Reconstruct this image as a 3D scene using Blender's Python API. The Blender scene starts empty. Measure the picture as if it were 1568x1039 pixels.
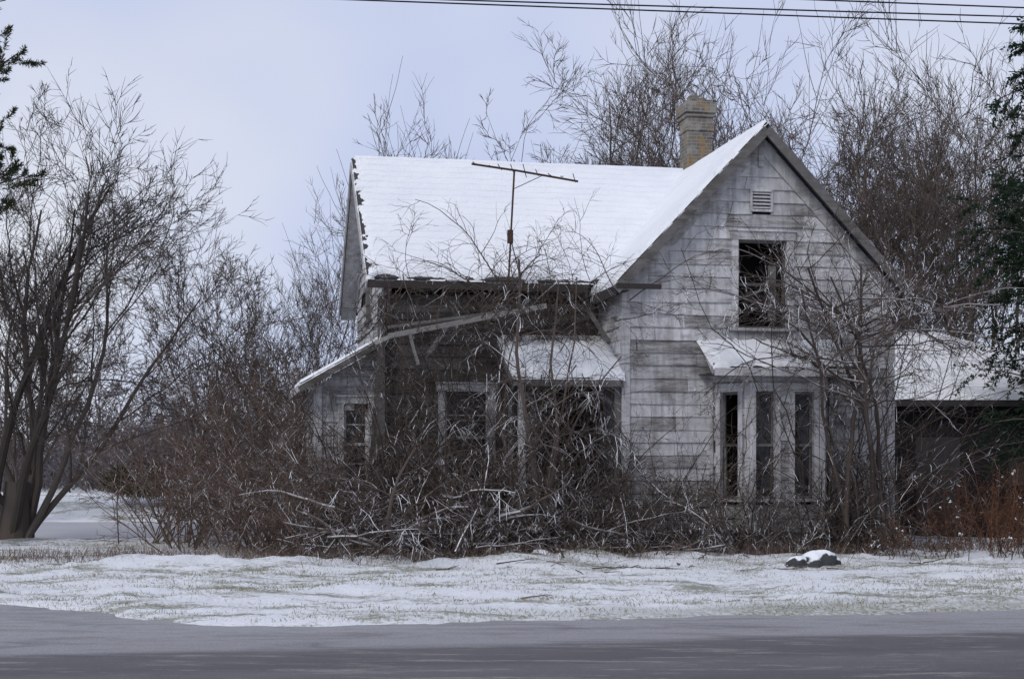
import bpy, math, numpy as np
from mathutils import Vector, Matrix
rng=np.random.default_rng(11)
C=bpy.context.scene.collection
TH=math.radians(11.0); ct,st_=math.cos(TH),math.sin(TH)
OX,OY=4.22,0.0
def L2W(p):
    p=np.asarray(p,float); q=p.copy()
    q[...,0]=OX+p[...,0]*ct-p[...,1]*st_
    q[...,1]=OY+p[...,0]*st_+p[...,1]*ct
    return q
# ---------------------------------------------------------------- noise
def vnoise(x,y,seed=0):
    x=np.asarray(x,float);y=np.asarray(y,float)
    r=np.random.default_rng(seed).random((256,256))
    xi=np.floor(x).astype(int);yi=np.floor(y).astype(int)
    fx=x-xi;fy=y-yi;fx=fx*fx*(3-2*fx);fy=fy*fy*(3-2*fy)
    a=r[xi%256,yi%256];b=r[(xi+1)%256,yi%256];c=r[xi%256,(yi+1)%256];d=r[(xi+1)%256,(yi+1)%256]
    return (a*(1-fx)+b*fx)*(1-fy)+(c*(1-fx)+d*fx)*fy
def fbm(x,y,seed=0,o=4):
    s=0;a=.5
    for i in range(o):
        s=s+a*(vnoise(np.asarray(x)*2**i,np.asarray(y)*2**i,seed+i)-.5)*2;a*=.5
    return s
def sstep(a,b,x):
    t=np.clip((x-a)/(b-a),0,1);return t*t*(3-2*t)
# ---------------------------------------------------------------- mesh utils
def mesh_np(name,V,F,mat,parent=None,smooth=False,k=4):
    V=np.asarray(V,np.float32).reshape(-1,3);F=np.asarray(F,np.int32).reshape(-1,k)
    me=bpy.data.meshes.new(name)
    me.vertices.add(len(V));me.vertices.foreach_set('co',V.ravel())
    me.loops.add(F.size);me.loops.foreach_set('vertex_index',F.ravel())
    me.polygons.add(len(F));me.polygons.foreach_set('loop_start',np.arange(0,F.size,k,dtype=np.int32))
    me.polygons.foreach_set('loop_total',np.full(len(F),k,np.int32))
    me.polygons.foreach_set('use_smooth',np.full(len(F),smooth,bool))
    me.materials.append(mat);me.update(calc_edges=True)
    ob=bpy.data.objects.new(name,me);C.objects.link(ob)
    if parent:ob.parent=parent
    return ob
def empty(name,loc=(0,0,0),rz=0):
    e=bpy.data.objects.new(name,None);e.location=loc;e.rotation_euler=(0,0,rz);C.objects.link(e);return e
class MB:
    def __init__(s):s.V=[];s.F=[]
    def quad(s,a,b,c,d):
        n=len(s.V);s.V+=[tuple(a),tuple(b),tuple(c),tuple(d)];s.F.append((n,n+1,n+2,n+3))
    def hexa(s,p):
        n=len(s.V);s.V+=[tuple(x) for x in p]
        for f in ((3,2,1,0),(4,5,6,7),(0,1,5,4),(1,2,6,5),(2,3,7,6),(3,0,4,7)):s.F.append(tuple(n+i for i in f))
    def box(s,x0,x1,y0,y1,z0,z1):
        s.hexa([(x0,y0,z0),(x1,y0,z0),(x1,y1,z0),(x0,y1,z0),(x0,y0,z1),(x1,y0,z1),(x1,y1,z1),(x0,y1,z1)])
    def fbox(s,fr,a0,a1,n0,n1,z0,z1):
        s.hexa([fr.p(a0,n1,z0),fr.p(a1,n1,z0),fr.p(a1,n0,z0),fr.p(a0,n0,z0),fr.p(a0,n1,z1),fr.p(a1,n1,z1),fr.p(a1,n0,z1),fr.p(a0,n0,z1)])
    def beam(s,p0,p1,w,h,up=(0,0,1)):
        p0=Vector(p0);p1=Vector(p1);t=(p1-p0).normalized();sd=t.cross(Vector(up)).normalized();u=sd.cross(t).normalized()
        q=[]
        for uu in (-h/2,h/2):
            for (pp,ss) in ((p0,-w/2),(p1,-w/2),(p1,w/2),(p0,w/2)):q.append(pp+sd*ss+u*uu)
        q=[q[3],q[2],q[1],q[0],q[7],q[6],q[5],q[4]]
        s.hexa(q)
    def slab(s,a,b,c,d,th):
        a,b,c,d=map(Vector,(a,b,c,d));n=(b-a).cross(d-a).normalized()
        s.hexa([a-n*th,b-n*th,c-n*th,d-n*th,a,b,c,d])
    def obj(s,name,mat,parent=None,bevel=0):
        me=bpy.data.meshes.new(name);me.from_pydata(s.V,[],s.F);me.materials.append(mat);me.update()
        ob=bpy.data.objects.new(name,me);C.objects.link(ob)
        if parent:ob.parent=parent
        if bevel:
            m=ob.modifiers.new('b','BEVEL');m.width=bevel;m.segments=1
        return ob
class Fr:
    def __init__(s,o,A,N):s.o=Vector(o);s.A=Vector(A).normalized();s.N=Vector(N).normalized()
    def p(s,a,n,z):return s.o+s.A*a+s.N*n+Vector((0,0,z))
# ---------------------------------------------------------------- materials
class NT:
    def __init__(s,name):
        s.m=bpy.data.materials.new(name);s.m.use_nodes=True;s.t=s.m.node_tree
        s.b=s.t.nodes['Principled BSDF'];s.b.inputs['Roughness'].default_value=.85
        s.b.inputs['Specular IOR Level'].default_value=.25
    def n(s,typ,ins={},**props):
        nd=s.t.nodes.new(typ)
        for k,v in props.items():setattr(nd,k,v)
        for k,v in ins.items():s.set(nd.inputs[k],v)
        return nd
    def set(s,inp,v):
        if isinstance(v,bpy.types.NodeSocket):s.t.links.new(v,inp)
        else:inp.default_value=v
    def coord(s,kind='Object',scale=(1,1,1),rot=(0,0,0)):
        tc=s.n('ShaderNodeTexCoord')
        return s.n('ShaderNodeMapping',{'Vector':tc.outputs[kind],'Scale':scale,'Rotation':rot}).outputs[0]
    def noise(s,v,scale,detail=5,rough=.6,dist=0):
        return s.n('ShaderNodeTexNoise',{'Vector':v,'Scale':scale,'Detail':detail,'Roughness':rough,'Distortion':dist}).outputs[0]
    def ramp(s,f,stops):
        r=s.n('ShaderNodeValToRGB',{'Fac':f});e=r.color_ramp.elements
        while len(e)<len(stops):e.new(.5)
        for i,(p,c) in enumerate(stops):
            e[i].position=p;e[i].color=(c,c,c,1) if not isinstance(c,tuple) else (*c,1)
        return r.outputs[0]
    def mix(s,f,a,b,bt='MIX'):
        m=s.n('ShaderNodeMix',data_type='RGBA',blend_type=bt)
        s.set(m.inputs[0],f)
        for i,v in ((6,a),(7,b)):
            if isinstance(v,tuple):v=(*v,1)
            s.set(m.inputs[i],v)
        return m.outputs[2]
    def math(s,op,a,b=0.0):
        m=s.n('ShaderNodeMath',operation=op);s.set(m.inputs[0],a);s.set(m.inputs[1],b);return m.outputs[0]
    def bump(s,h,strength=.5,dist=.02,prev=None):
        b=s.n('ShaderNodeBump',{'Height':h,'Strength':strength,'Distance':dist})
        if prev:s.set(b.inputs['Normal'],prev)
        s.set(s.b.inputs['Normal'],b.outputs[0]);return b.outputs[0]
    def col(s,c):
        if isinstance(c,tuple):c=(*c,1)
        s.set(s.b.inputs['Base Color'],c)

def m_snow(name,axis=None):
    q=NT(name);v=q.coord()
    n1=q.noise(v,1.3,4);base=q.ramp(n1,[(.3,(.76,.78,.82)),(.7,(.84,.85,.87))]);q.b.inputs['Roughness'].default_value=.6
    b=q.bump(q.noise(v,14,4),.5,.03)
    if axis is not None:
        nz=q.noise(v,2.2,3)
        sep=q.n('ShaderNodeSeparateXYZ',{0:v}).outputs[axis]
        a=q.math('ADD',q.math('MULTIPLY',sep,6.2),q.math('MULTIPLY',nz,.9))
        fr=q.math('FRACT',a)
        b=q.bump(fr,.9,.045,b)
        # thin snow: the shingle edges tint it very slightly
        thin=q.math('MULTIPLY',q.ramp(fr,[(.82,0.),(.96,1.)]),q.ramp(q.noise(v,1.7,4,.7),[(.45,0.),(.65,.35)]))
        base=q.mix(thin,base,(.50,.53,.60))
    q.col(base)
    return q.m
SNOW=m_snow('snow');RSNOWM=m_snow('roof_snow_courses',1);RSNOWW=m_snow('roof_snow_wing',0)

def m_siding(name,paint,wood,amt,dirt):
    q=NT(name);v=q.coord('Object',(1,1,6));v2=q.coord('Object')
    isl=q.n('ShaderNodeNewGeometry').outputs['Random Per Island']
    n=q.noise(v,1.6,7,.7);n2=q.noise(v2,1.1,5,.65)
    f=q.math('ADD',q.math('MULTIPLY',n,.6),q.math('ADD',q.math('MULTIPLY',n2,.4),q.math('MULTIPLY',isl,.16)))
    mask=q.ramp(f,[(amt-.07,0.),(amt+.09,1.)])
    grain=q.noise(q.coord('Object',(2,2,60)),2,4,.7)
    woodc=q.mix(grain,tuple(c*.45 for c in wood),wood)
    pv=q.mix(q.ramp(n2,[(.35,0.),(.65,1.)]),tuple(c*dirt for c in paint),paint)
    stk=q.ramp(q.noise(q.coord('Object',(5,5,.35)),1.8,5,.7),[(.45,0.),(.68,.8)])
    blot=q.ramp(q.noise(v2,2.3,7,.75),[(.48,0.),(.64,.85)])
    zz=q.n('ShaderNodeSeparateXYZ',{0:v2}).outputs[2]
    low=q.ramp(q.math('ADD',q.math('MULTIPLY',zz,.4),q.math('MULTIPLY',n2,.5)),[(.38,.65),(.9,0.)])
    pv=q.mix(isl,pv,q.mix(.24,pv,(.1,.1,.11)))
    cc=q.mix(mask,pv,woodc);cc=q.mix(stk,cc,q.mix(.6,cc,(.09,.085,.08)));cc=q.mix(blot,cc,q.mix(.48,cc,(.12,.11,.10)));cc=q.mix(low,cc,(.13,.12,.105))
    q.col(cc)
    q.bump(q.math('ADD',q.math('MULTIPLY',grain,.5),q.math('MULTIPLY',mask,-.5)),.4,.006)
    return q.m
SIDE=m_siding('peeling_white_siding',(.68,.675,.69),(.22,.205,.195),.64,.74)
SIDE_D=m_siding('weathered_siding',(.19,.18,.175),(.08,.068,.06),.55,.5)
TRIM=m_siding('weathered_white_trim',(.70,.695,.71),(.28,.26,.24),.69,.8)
TRIM_D=m_siding('grey_wood_trim',(.22,.21,.205),(.10,.09,.08),.6,.6)
def flat(name,c,r=.9,spec=.1,nscale=3,var=.4,bump=True):
    q=NT(name);n=q.noise(q.coord(),nscale,4);q.col(q.mix(n,tuple(x*(1-var) for x in c),tuple(x*(1+var) for x in c)));q.b.inputs['Roughness'].default_value=r
    q.b.inputs['Specular IOR Level'].default_value=spec
    if bump:q.bump(n,.3,.01)
    return q.m
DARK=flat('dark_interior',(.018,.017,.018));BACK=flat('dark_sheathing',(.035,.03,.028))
SHING=flat('asphalt_shingles',(.06,.058,.06),nscale=12)
q=NT('foundation_stone');v=q.coord();vo=q.n('ShaderNodeTexVoronoi',{'Vector':v,'Scale':4.5});n=q.noise(v,9,6)
q.col(q.mix(n,(.12,.115,.1),(.36,.345,.32)));q.bump(q.math('ADD',n,vo.outputs[0]),.7,.05);STONE=q.m
q=NT('window_glass');q.col((.015,.018,.024));q.b.inputs['Roughness'].default_value=.12;q.b.inputs['Specular IOR Level'].default_value=.4
q.bump(q.noise(q.coord(),2,2),.1,.02);GLASS=q.m
q=NT('rusty_metal');n=q.noise(q.coord(),20,3);q.col(q.mix(n,(.03,.022,.02),(.11,.06,.045)));q.b.inputs['Metallic'].default_value=.3;q.b.inputs['Roughness'].default_value=.7;RUST=q.m
q=NT('old_chimney_brick');tc=q.coord();sp=q.n('ShaderNodeSeparateXYZ',{0:tc})
cv=q.n('ShaderNodeCombineXYZ',{0:q.math('ADD',sp.outputs[0],sp.outputs[1]),1:sp.outputs[2]}).outputs[0]
br=q.n('ShaderNodeTexBrick',{'Vector':cv,'Color1':(.17,.155,.135,1),'Color2':(.11,.10,.092,1),'Mortar':(.25,.24,.22,1),'Scale':1,'Mortar Size':.008,'Brick Width':.21,'Row Height':.07})
n=q.noise(q.coord('Object',(1,1,.5)),5.5,6,.7);n2=q.noise(tc,3.3,6,.7,.4)
c=q.mix(q.ramp(n,[(.50,0.),(.62,.75)]),br.outputs[0],(.32,.205,.085))
c=q.mix(q.ramp(n2,[(.49,0.),(.62,.85)]),c,(.29,.28,.25))
q.col(c);q.bump(br.outputs[1],-.5,.01);BRICK=q.m
def m_bark(name,c,snow=0.0,thr=.55):
    q=NT(name)
    isl=q.n('ShaderNodeNewGeometry')
    base=q.mix(isl.outputs['Random Per Island'],tuple(x*.6 for x in c),tuple(x*1.5 for x in c))
    if snow>0:
        nz=q.n('ShaderNodeSeparateXYZ',{0:isl.outputs['True Normal']}).outputs[2]
        up=q.ramp(nz,[(thr,0.),(thr+.12,1.)])
        n2=q.ramp(q.noise(q.coord(),2.6,2),[(1-snow-.08,0.),(1-snow+.06,1.)])
        base=q.mix(q.math('MULTIPLY',up,n2),base,(.84,.85,.88))
    q.col(base);q.b.inputs['Specular IOR Level'].default_value=.1;return q.m
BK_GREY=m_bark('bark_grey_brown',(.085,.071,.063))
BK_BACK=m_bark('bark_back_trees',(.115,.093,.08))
BK_FAR_HAZE=m_bark('bark_distant_haze',(.15,.135,.14))  # far bark paler and greyer: distance haze put into the colour
BK_SNOW=m_bark('bark_snowy',(.080,.063,.055),.62,.45)
BK_RED=m_bark('thicket_twigs',(.130,.094,.076),.46,.6)
BK_VINE=m_bark('vine_brown',(.072,.056,.047),.44,.5)
BK_WEED=m_bark('weed_russet',(.13,.065,.04),.3,.7)
LEAF_R=flat('dead_leaf',(.11,.058,.035),nscale=6,bump=False)
NEEDLE=flat('conifer_needles',(.05,.062,.03),nscale=2,var=.6,bump=False)
CEDAR=flat('cedar_foliage',(.022,.038,.023),nscale=2,var=.7,bump=False)
STRAW=flat('dead_grass',(.24,.225,.135),nscale=2,var=.5,bump=False)
# ---------------------------------------------------------------- camera/world/light
cam=bpy.data.cameras.new('camera');co=bpy.data.objects.new('camera',cam);C.objects.link(co)
co.location=(0,-25,1.6);co.rotation_euler=(math.pi/2,0,0);cam.sensor_width=36;cam.lens=51.66;cam.shift_y=.119;cam.clip_end=3000
bpy.context.scene.camera=co
w=bpy.data.worlds.new('World');bpy.context.scene.world=w;w.use_nodes=True;t=w.node_tree
bg=t.nodes['Background'];sky=t.nodes.new('ShaderNodeTexSky');sky.sky_type='NISHITA';sky.sun_disc=False
EL,AZ=math.radians(42),math.radians(215)
sky.sun_elevation=EL;sky.sun_rotation=AZ
tc=t.nodes.new('ShaderNodeTexCoord');mp=t.nodes.new('ShaderNodeMapping');mp.inputs['Scale'].default_value=(1,1,1.6);t.links.new(tc.outputs['Generated'],mp.inputs[0])
nz=t.nodes.new('ShaderNodeTexNoise');nz.inputs['Scale'].default_value=2.6;nz.inputs['Detail'].default_value=3;nz.inputs['Roughness'].default_value=.5;t.links.new(mp.outputs[0],nz.inputs['Vector'])
rp=t.nodes.new('ShaderNodeValToRGB');rp.color_ramp.elements[0].position=.36;rp.color_ramp.elements[1].position=.68
rp.color_ramp.elements[0].color=(.55,.62,.86,1);rp.color_ramp.elements[1].color=(.79,.81,.90,1);t.links.new(nz.outputs[0],rp.inputs[0])
sc=t.nodes.new('ShaderNodeVectorMath');sc.operation='SCALE';sc.inputs[3].default_value=10.2;t.links.new(rp.outputs[0],sc.inputs[0])
mx=t.nodes.new('ShaderNodeMix');mx.data_type='RGBA';mx.inputs[0].default_value=.88;t.links.new(sky.outputs[0],mx.inputs[6]);t.links.new(sc.outputs[0],mx.inputs[7])
t.links.new(mx.outputs[2],bg.inputs[0]);bg.inputs[1].default_value=.1
sl=bpy.data.lights.new('sun','SUN');sl.energy=1.25;sl.angle=math.radians(14);sl.color=(1,.96,.90);so=bpy.data.objects.new('sun',sl);C.objects.link(so)
d=Vector((math.sin(AZ)*math.cos(EL),math.cos(AZ)*math.cos(EL),math.sin(EL)))
so.rotation_euler=d.to_track_quat('Z','Y').to_euler();so.location=(0,0,30)
sc_=bpy.context.scene;sc_.view_settings.view_transform='Standard';sc_.view_settings.look='None';sc_.view_settings.exposure=0
# ---------------------------------------------------------------- ground
def dmask(x,y):
    d1=-(x+3.02)*st_+(y+10.94)*ct
    d2=(x+5.7)*.6+(y+8.6)*.8+.12
    k=.9;h=np.clip(.5+.5*(d2-d1)/k,0,1);dm=d2*(1-h)+d1*h-k*h*(1-h)+.1
    D=np.maximum(np.maximum(dm,np.minimum(d1,-6.5-d2)),-7.8-d1)
    dr=np.maximum(np.abs(x+13)-10.5,np.abs(y-9.3)-4.2)
    return np.minimum(D,dr)
def gh(x,y):
    D=dmask(x,y)+fbm(x*1.4,y*1.4,3,5)*.38
    near=np.clip(1-np.abs(y)/60,0,1)
    h=-.03+sstep(-.05,.45,D)*.085+sstep(.1,1.2,D)*(fbm(x*1.1,y*1.1,9,5)*.10+fbm(x*6,y*6,19,3)*.035)*near
    berm=np.exp(-((y+2.6-.19*x)/.9)**2)*(.08+.16*np.maximum(fbm(x*.9,y*.9,29,4),-.3))*((x>-7)&(x<7.5))
    bank=sstep(14.0,17.,y)*(.50+.12*fbm(x*.4,y*.4,39,3))*sstep(-40,-30,x)*(1-sstep(-5,-2,x))*(1-sstep(40,55,y))
    return h+berm+bank
def axis(lo,hi,s,far):
    a=list(np.arange(lo,hi,s));l=[];x=lo;dx=s
    while x>-far:dx*=1.35;x-=dx;l.append(x)
    r=[];x=a[-1];dx=s
    while x<far:dx*=1.35;x+=dx;r.append(x)
    return np.array(l[::-1]+a+r)
xs=axis(-13,11,.07,900);ys=np.unique(np.concatenate([axis(-15,14,.085,900),np.arange(14,20,.25)]))
X,Y=np.meshgrid(xs,ys);Z=gh(X,Y);nx,ny=len(xs),len(ys)
V=np.stack([X,Y,Z],-1).reshape(-1,3);I=np.arange(nx*ny).reshape(ny,nx)
F=np.stack([I[:-1,:-1],I[:-1,1:],I[1:,1:],I[1:,:-1]],-1).reshape(-1,4)
q=NT('snowy_grass_ground');v=q.coord('Object',(1,1,1),(0,0,-TH));vs=q.coord('Object',(.45,1.1,1),(0,0,-TH))
n1=q.noise(vs,1.5,8,.68);n2=q.noise(v,22,5,.75);n3=q.noise(v,.28,3)
f=q.math('ADD',q.math('MULTIPLY',n1,.62),q.math('ADD',q.math('MULTIPLY',n2,.34),q.math('MULTIPLY',n3,.20)))
mask=q.ramp(f,[(.575,0.),(.655,.82)])
gr=q.mix(n2,(.09,.09,.045),(.27,.27,.17))
snow=q.mix(n1,(.78,.80,.84),(.88,.89,.91))
sp=q.n('ShaderNodeSeparateXYZ',{0:v})
e=3.02*st_-10.94*ct
strip=q.ramp(q.math('ADD',q.math('MULTIPLY',q.math('SUBTRACT',sp.outputs[1],e),.5),q.math('MULTIPLY',n1,.9)),[(.45,1.),(1.05,0.)])
xr=q.ramp(q.math('ADD',q.math('MULTIPLY',sp.outputs[0],.08),.45),[(.15,0.),(.5,1.)])
mask2=q.math('MAXIMUM',mask,q.math('MULTIPLY',q.math('MULTIPLY',strip,xr),q.ramp(n2,[(.35,.3),(.6,.95)])))
q.col(q.mix(mask2,snow,gr));q.bump(q.math('ADD',q.noise(v,18,5,.7),q.math('MULTIPLY',n1,1.)),.8,.06)
mesh_np('ground',V,F,q.m,smooth=True)
# asphalt
q=NT('worn_asphalt');v=q.coord('Object',(1,1,1),(0,0,-TH));vs=q.coord('Object',(.22,1.3,1),(0,0,-TH))
sp=q.n('ShaderNodeSeparateXYZ',{0:v})
wob=q.math('MULTIPLY',q.math('SUBTRACT',q.noise(vs,1.1,6,.65),.5),1.1)
across=q.math('ADD',q.math('SUBTRACT',e,sp.outputs[1]),wob)
lane=q.ramp(q.math('MULTIPLY',across,.25),[(0.,(.36,.355,.37)),(.40,(.32,.315,.33)),(.48,(.135,.13,.138)),(.70,(.105,.10,.107)),(.80,(.15,.145,.152)),(1.,(.105,.103,.11))])
fine=q.noise(v,55,3,.85);st2=q.ramp(q.noise(vs,3.4,8,.8),[(.53,0.),(.60,.85)])
st3=q.ramp(q.noise(q.coord('Object',(.35,1.1,1),(0,0,-TH)),2.0,8,.75,.6),[(.5,0.),(.64,.5)])
c=q.mix(st2,lane,(.30,.275,.265));c=q.mix(st3,c,(.085,.082,.088));c=q.mix(q.ramp(fine,[(.35,.5),(.6,0.)]),c,(.05,.05,.055))
salt=q.ramp(q.noise(v,34,3,.9),[(.66,0.),(.72,.45)]);c=q.mix(salt,c,(.5,.5,.52))
q.col(c);q.b.inputs['Roughness'].default_value=.7;q.bump(fine,.6,.012);ASPH=q.m
mb=MB()
def rl(u,dd,z):
    x=-3.02+u*ct-dd*st_;y=-10.94+u*st_+dd*ct;return (x,y,z)
mb.quad(rl(-200,-8.2,.004),rl(200,-8.2,.004),rl(200,.7,.004),rl(-200,.7,.004))
mb.obj('road',ASPH)
mb=MB()
def sl2(a,dd,z):
    ox,oy=-5.7,-8.6;return (ox-.8*a+.6*dd,oy+.6*a+.8*dd,z)
def a_on(dd,target=.7): # where the side road meets the far edge of the main road
    g=lambda a:-(sl2(a,dd,0)[0]+3.02)*st_+(sl2(a,dd,0)[1]+10.94)*ct
    g0,g1=g(0),g(1);return (target-g0)/(g1-g0)
mb.quad(sl2(a_on(-7),-7,.004),sl2(a_on(.6),.6,.004),sl2(90,.6,.004),sl2(90,-7,.004));mb.obj('side_road',ASPH)
q=NT('grey_drive');n=q.noise(q.coord('Object',(.5,2,1)),1,6);q.col(q.mix(n,(.30,.30,.32),(.52,.52,.55)))
mb=MB();mb.quad((-24,4.5,.006),(-2.2,4.5,.006),(-2.2,14,.006),(-24,14,.006));mb.obj('driveway',q.m)

# ---------------------------------------------------------------- house
H=empty('abandoned_house',(OX,OY,0),TH)
boards={'w':MB(),'d':MB()};back=MB()
def wall(fr,a0f,a1f,z0,z1,ops,key,ex=.215,miss=.01):
    mb=boards[key];z=z0
    while z<z1-1e-4:
        zt=min(z+ex,z1);zm=(z+zt)/2
        lo0,hi0,lo1,hi1=a0f(z),a1f(z),a0f(zt),a1f(zt)
        cuts=sorted([(o[0],o[1]) for o in ops if o[2]<zm<o[3]])
        segs=[];cl0,cl1=lo0,lo1
        for (c0,c1) in cuts:
            segs.append((cl0,cl1,c0,c0));cl0=cl1=c1
        segs.append((cl0,cl1,hi0,hi1))
        for (l0,l1,h0,h1) in segs:
            if h0-l0<.02:continue
            back.quad(fr.p(l0,-.01,z),fr.p(h0,-.01,z),fr.p(h1,-.01,zt),fr.p(l1,-.01,zt))
            pts=[0.0];L=h0-l0;x=rng.uniform(.3,1.6)
            while x<L-.25:pts.append(x/L);x+=rng.uniform(.9,1.9)
            pts.append(1.0)
            for i in range(len(pts)-1):
                if rng.random()<miss:continue
                s0,s1=pts[i],pts[i+1];g=.003
                b0=l0+(h0-l0)*s0+g;b1=l0+(h0-l0)*s1-g;t0=l1+(h1-l1)*s0+g;t1=l1+(h1-l1)*s1-g
                if t1-t0<0:t0=t1=(t0+t1)/2
                j=rng.normal(0,.005);j2=j+rng.normal(0,.006);pn=.026+rng.uniform(-.003,.012)
                A=fr.p(b0,pn,z-.008+j);B=fr.p(b1,pn,z-.008+j2);Cc=fr.p(t1,.006,zt+.004);D=fr.p(t0,.006,zt+.004)
                n=len(mb.V);A2=fr.p(b0,0,z-.008+j);B2=fr.p(b1,0,z-.008+j2)
                mb.V+=[tuple(A),tuple(B),tuple(Cc),tuple(D),tuple(A2),tuple(B2)]
                mb.F+=[(n,n+1,n+2,n+3),(n+4,n+5,n+1,n)]
        z=zt
cst=lambda v:(lambda z:v)
glass=MB();trimw=MB();trimd=MB();inner=MB()
def window(fr,a0,a1,z0,z1,tm,tw=.11,panes=(1,2),glz=True,door=False,sm=None):
    tm.fbox(fr,a0-tw,a0,-.05,.045,z0,z1);tm.fbox(fr,a1,a1+tw,-.05,.045,z0,z1)
    tm.fbox(fr,a0-tw-.03,a1+tw+.03,-.05,.06,z1,z1+tw+.02)
    tm.fbox(fr,a0-tw-.04,a1+tw+.04,-.05,.09,z0-.05,z0)
    tm.fbox(fr,a0-tw-.05,a1+tw+.05,-.05,.085,z1+tw+.02,z1+tw+.045)
    s=.045
    if sm is None:sm=tm
    if not door:
        zm=(z0+z1)/2
        for (za,zb,n0) in ((z0,zm+.02,-.07),(zm-.02,z1,-.045)):
            sm.fbox(fr,a0,a0+s,n0-.03,n0,za,zb);sm.fbox(fr,a1-s,a1,n0-.03,n0,za,zb)
            sm.fbox(fr,a0+s,a1-s,n0-.03,n0,za,za+s);sm.fbox(fr,a0+s,a1-s,n0-.03,n0,zb-s,zb)
            w=(a1-a0-2*s)
            for i in range(1,panes[0]):
                am=a0+s+w*i/panes[0];sm.fbox(fr,am-.011,am+.011,n0-.025,n0-.005,za+s,zb-s)
            for i in range(1,panes[1]):
                zz=za+s+(zb-za-2*s)*i/panes[1];sm.fbox(fr,a0+s,a1-s,n0-.025,n0-.005,zz-.011,zz+.011)
            if glz:glass.quad(fr.p(a0+s,n0-.015,za+s),fr.p(a1-s,n0-.015,za+s),fr.p(a1-s,n0-.015,zb-s),fr.p(a0+s,n0-.015,zb-s))
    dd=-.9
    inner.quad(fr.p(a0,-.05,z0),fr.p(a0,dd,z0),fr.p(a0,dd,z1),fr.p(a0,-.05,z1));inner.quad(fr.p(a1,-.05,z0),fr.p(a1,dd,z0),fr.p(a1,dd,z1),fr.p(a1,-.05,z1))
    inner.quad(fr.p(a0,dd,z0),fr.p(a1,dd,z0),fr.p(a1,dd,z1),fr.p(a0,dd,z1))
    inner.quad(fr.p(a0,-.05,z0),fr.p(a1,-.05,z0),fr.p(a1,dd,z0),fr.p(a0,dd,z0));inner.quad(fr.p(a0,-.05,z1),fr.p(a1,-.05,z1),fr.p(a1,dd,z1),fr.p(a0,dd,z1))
RZ=7.3;MZ=7.38;WS=1.05;MS=.845;MR=4.4
F_W=Fr((0,0,0),(1,0,0),(0,-1,0))
F_M=Fr((0,1.67,0),(1,0,0),(0,-1,0))
F_WL=Fr((-2.4,1.67,0),(0,-1,0),(-1,0,0))
F_ML=Fr((-6.2,7.13,0),(0,-1,0),(-1,0,0))
def gl(z):return max(-2.4,-(RZ-.12-z)/WS)
UW=(-.40,.47,3.86,5.36)
wall(F_W,gl,lambda z:-gl(z),.42,RZ-.2,[UW,(-.15,.18,5.88,6.18),(-.8,1.05,.45,3.4)],'w')
window(F_W,*UW,trimw,.12,(1,1),glz=False,sm=trimd)
# broken remains in the upper window: leaning sash rail and a sagging rag of curtain
trimd.beam(F_W.p(-.36,-.09,4.35),F_W.p(.30,-.09,4.62),.02,.035)
trimd.fbox(F_W,.20,.34,-.16,-.14,4.0,4.95)
trimw.fbox(F_W,-.19,-.15,-.02,.05,5.84,6.22);trimw.fbox(F_W,.18,.22,-.02,.05,5.84,6.22);trimw.fbox(F_W,-.15,.18,-.02,.05,6.18,6.22);trimw.fbox(F_W,-.15,.18,-.02,.05,5.84,5.88)
for i in range(5):
    z=5.9+i*.06;trimw.slab(F_W.p(-.15,.04,z),F_W.p(.18,.04,z),F_W.p(.18,-.01,z+.045),F_W.p(-.15,-.01,z+.045),.008)
inner.quad(F_W.p(-.15,-.02,5.88),F_W.p(.18,-.02,5.88),F_W.p(.18,-.02,6.18),F_W.p(-.15,-.02,6.18))
MW=(-5.17,-4.39,1.22,2.82);DO=(-3.45,-2.68,.45,2.6)
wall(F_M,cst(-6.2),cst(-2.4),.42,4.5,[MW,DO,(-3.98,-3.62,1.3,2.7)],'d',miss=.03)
window(F_M,*MW,trimw,.12,(1,2));window(F_M,*DO,trimd,.1,door=True);window(F_M,-3.98,-3.62,1.3,2.7,trimw,.07,(1,1))
trimd.beam(F_M.p(-3.43,-.05,1.5),F_M.p(-3.05,-.55,1.5),.045,2.05)
wall(F_WL,cst(0),cst(1.67),.42,4.62,[],'w')
def mlo(z):return max(0,2.73-(MZ-.12-z)/MS)
wall(F_ML,mlo,lambda z:5.46-mlo(z),.42,MZ-.2,[(2.3,3.1,4.3,5.7)],'w',miss=.03)
window(F_ML,2.3,3.1,4.3,5.7,trimd,.12)
F_WR=Fr((2.4,0,0),(0,1,0),(1,0,0));F_B=Fr((2.4,7.13,0),(-1,0,0),(0,1,0))
wall(F_WR,cst(0),cst(7.13),.42,4.62,[],'w')
wall(F_B,lambda z:2.4-min(2.4,(RZ-.12-z)/WS),lambda z:8.6 if z<4.5 else 2.4+min(2.4,(RZ-.12-z)/WS),.42,RZ-.2,[],'d')
fd=MB();fd.box(-2.36,2.36,.03,7.1,-.3,.41);fd.box(-6.16,-2.36,1.7,7.1,-.3,.41);fd.box(-7.35,-6.16,1.8,5,-.3,.35)
fd.obj('foundation',STONE,H)
for (u,v_) in ((-2.4,0),(2.4,0),(-6.2,1.67)):
    tm=trimd if u<-6 else trimw
    if u<0:tm.box(u-.04,u+.1,v_-.045,v_+.1,.4,4.6)
    else:tm.box(u-.1,u+.04,v_-.045,v_+.1,.4,4.7)
trimw.fbox(F_W,-2.44,2.44,-.02,.05,.33,.42)
trimd.fbox(F_M,-6.2,-2.45,-.02,.05,.33,.42)
rf=MB();th=.07
VF=-.32;VB=7.4;UL=-6.56;EV=1.27
def wz(u):return RZ-WS*abs(u)
def mz(v):return MZ-MS*abs(v-MR)
UE=2.62
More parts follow.
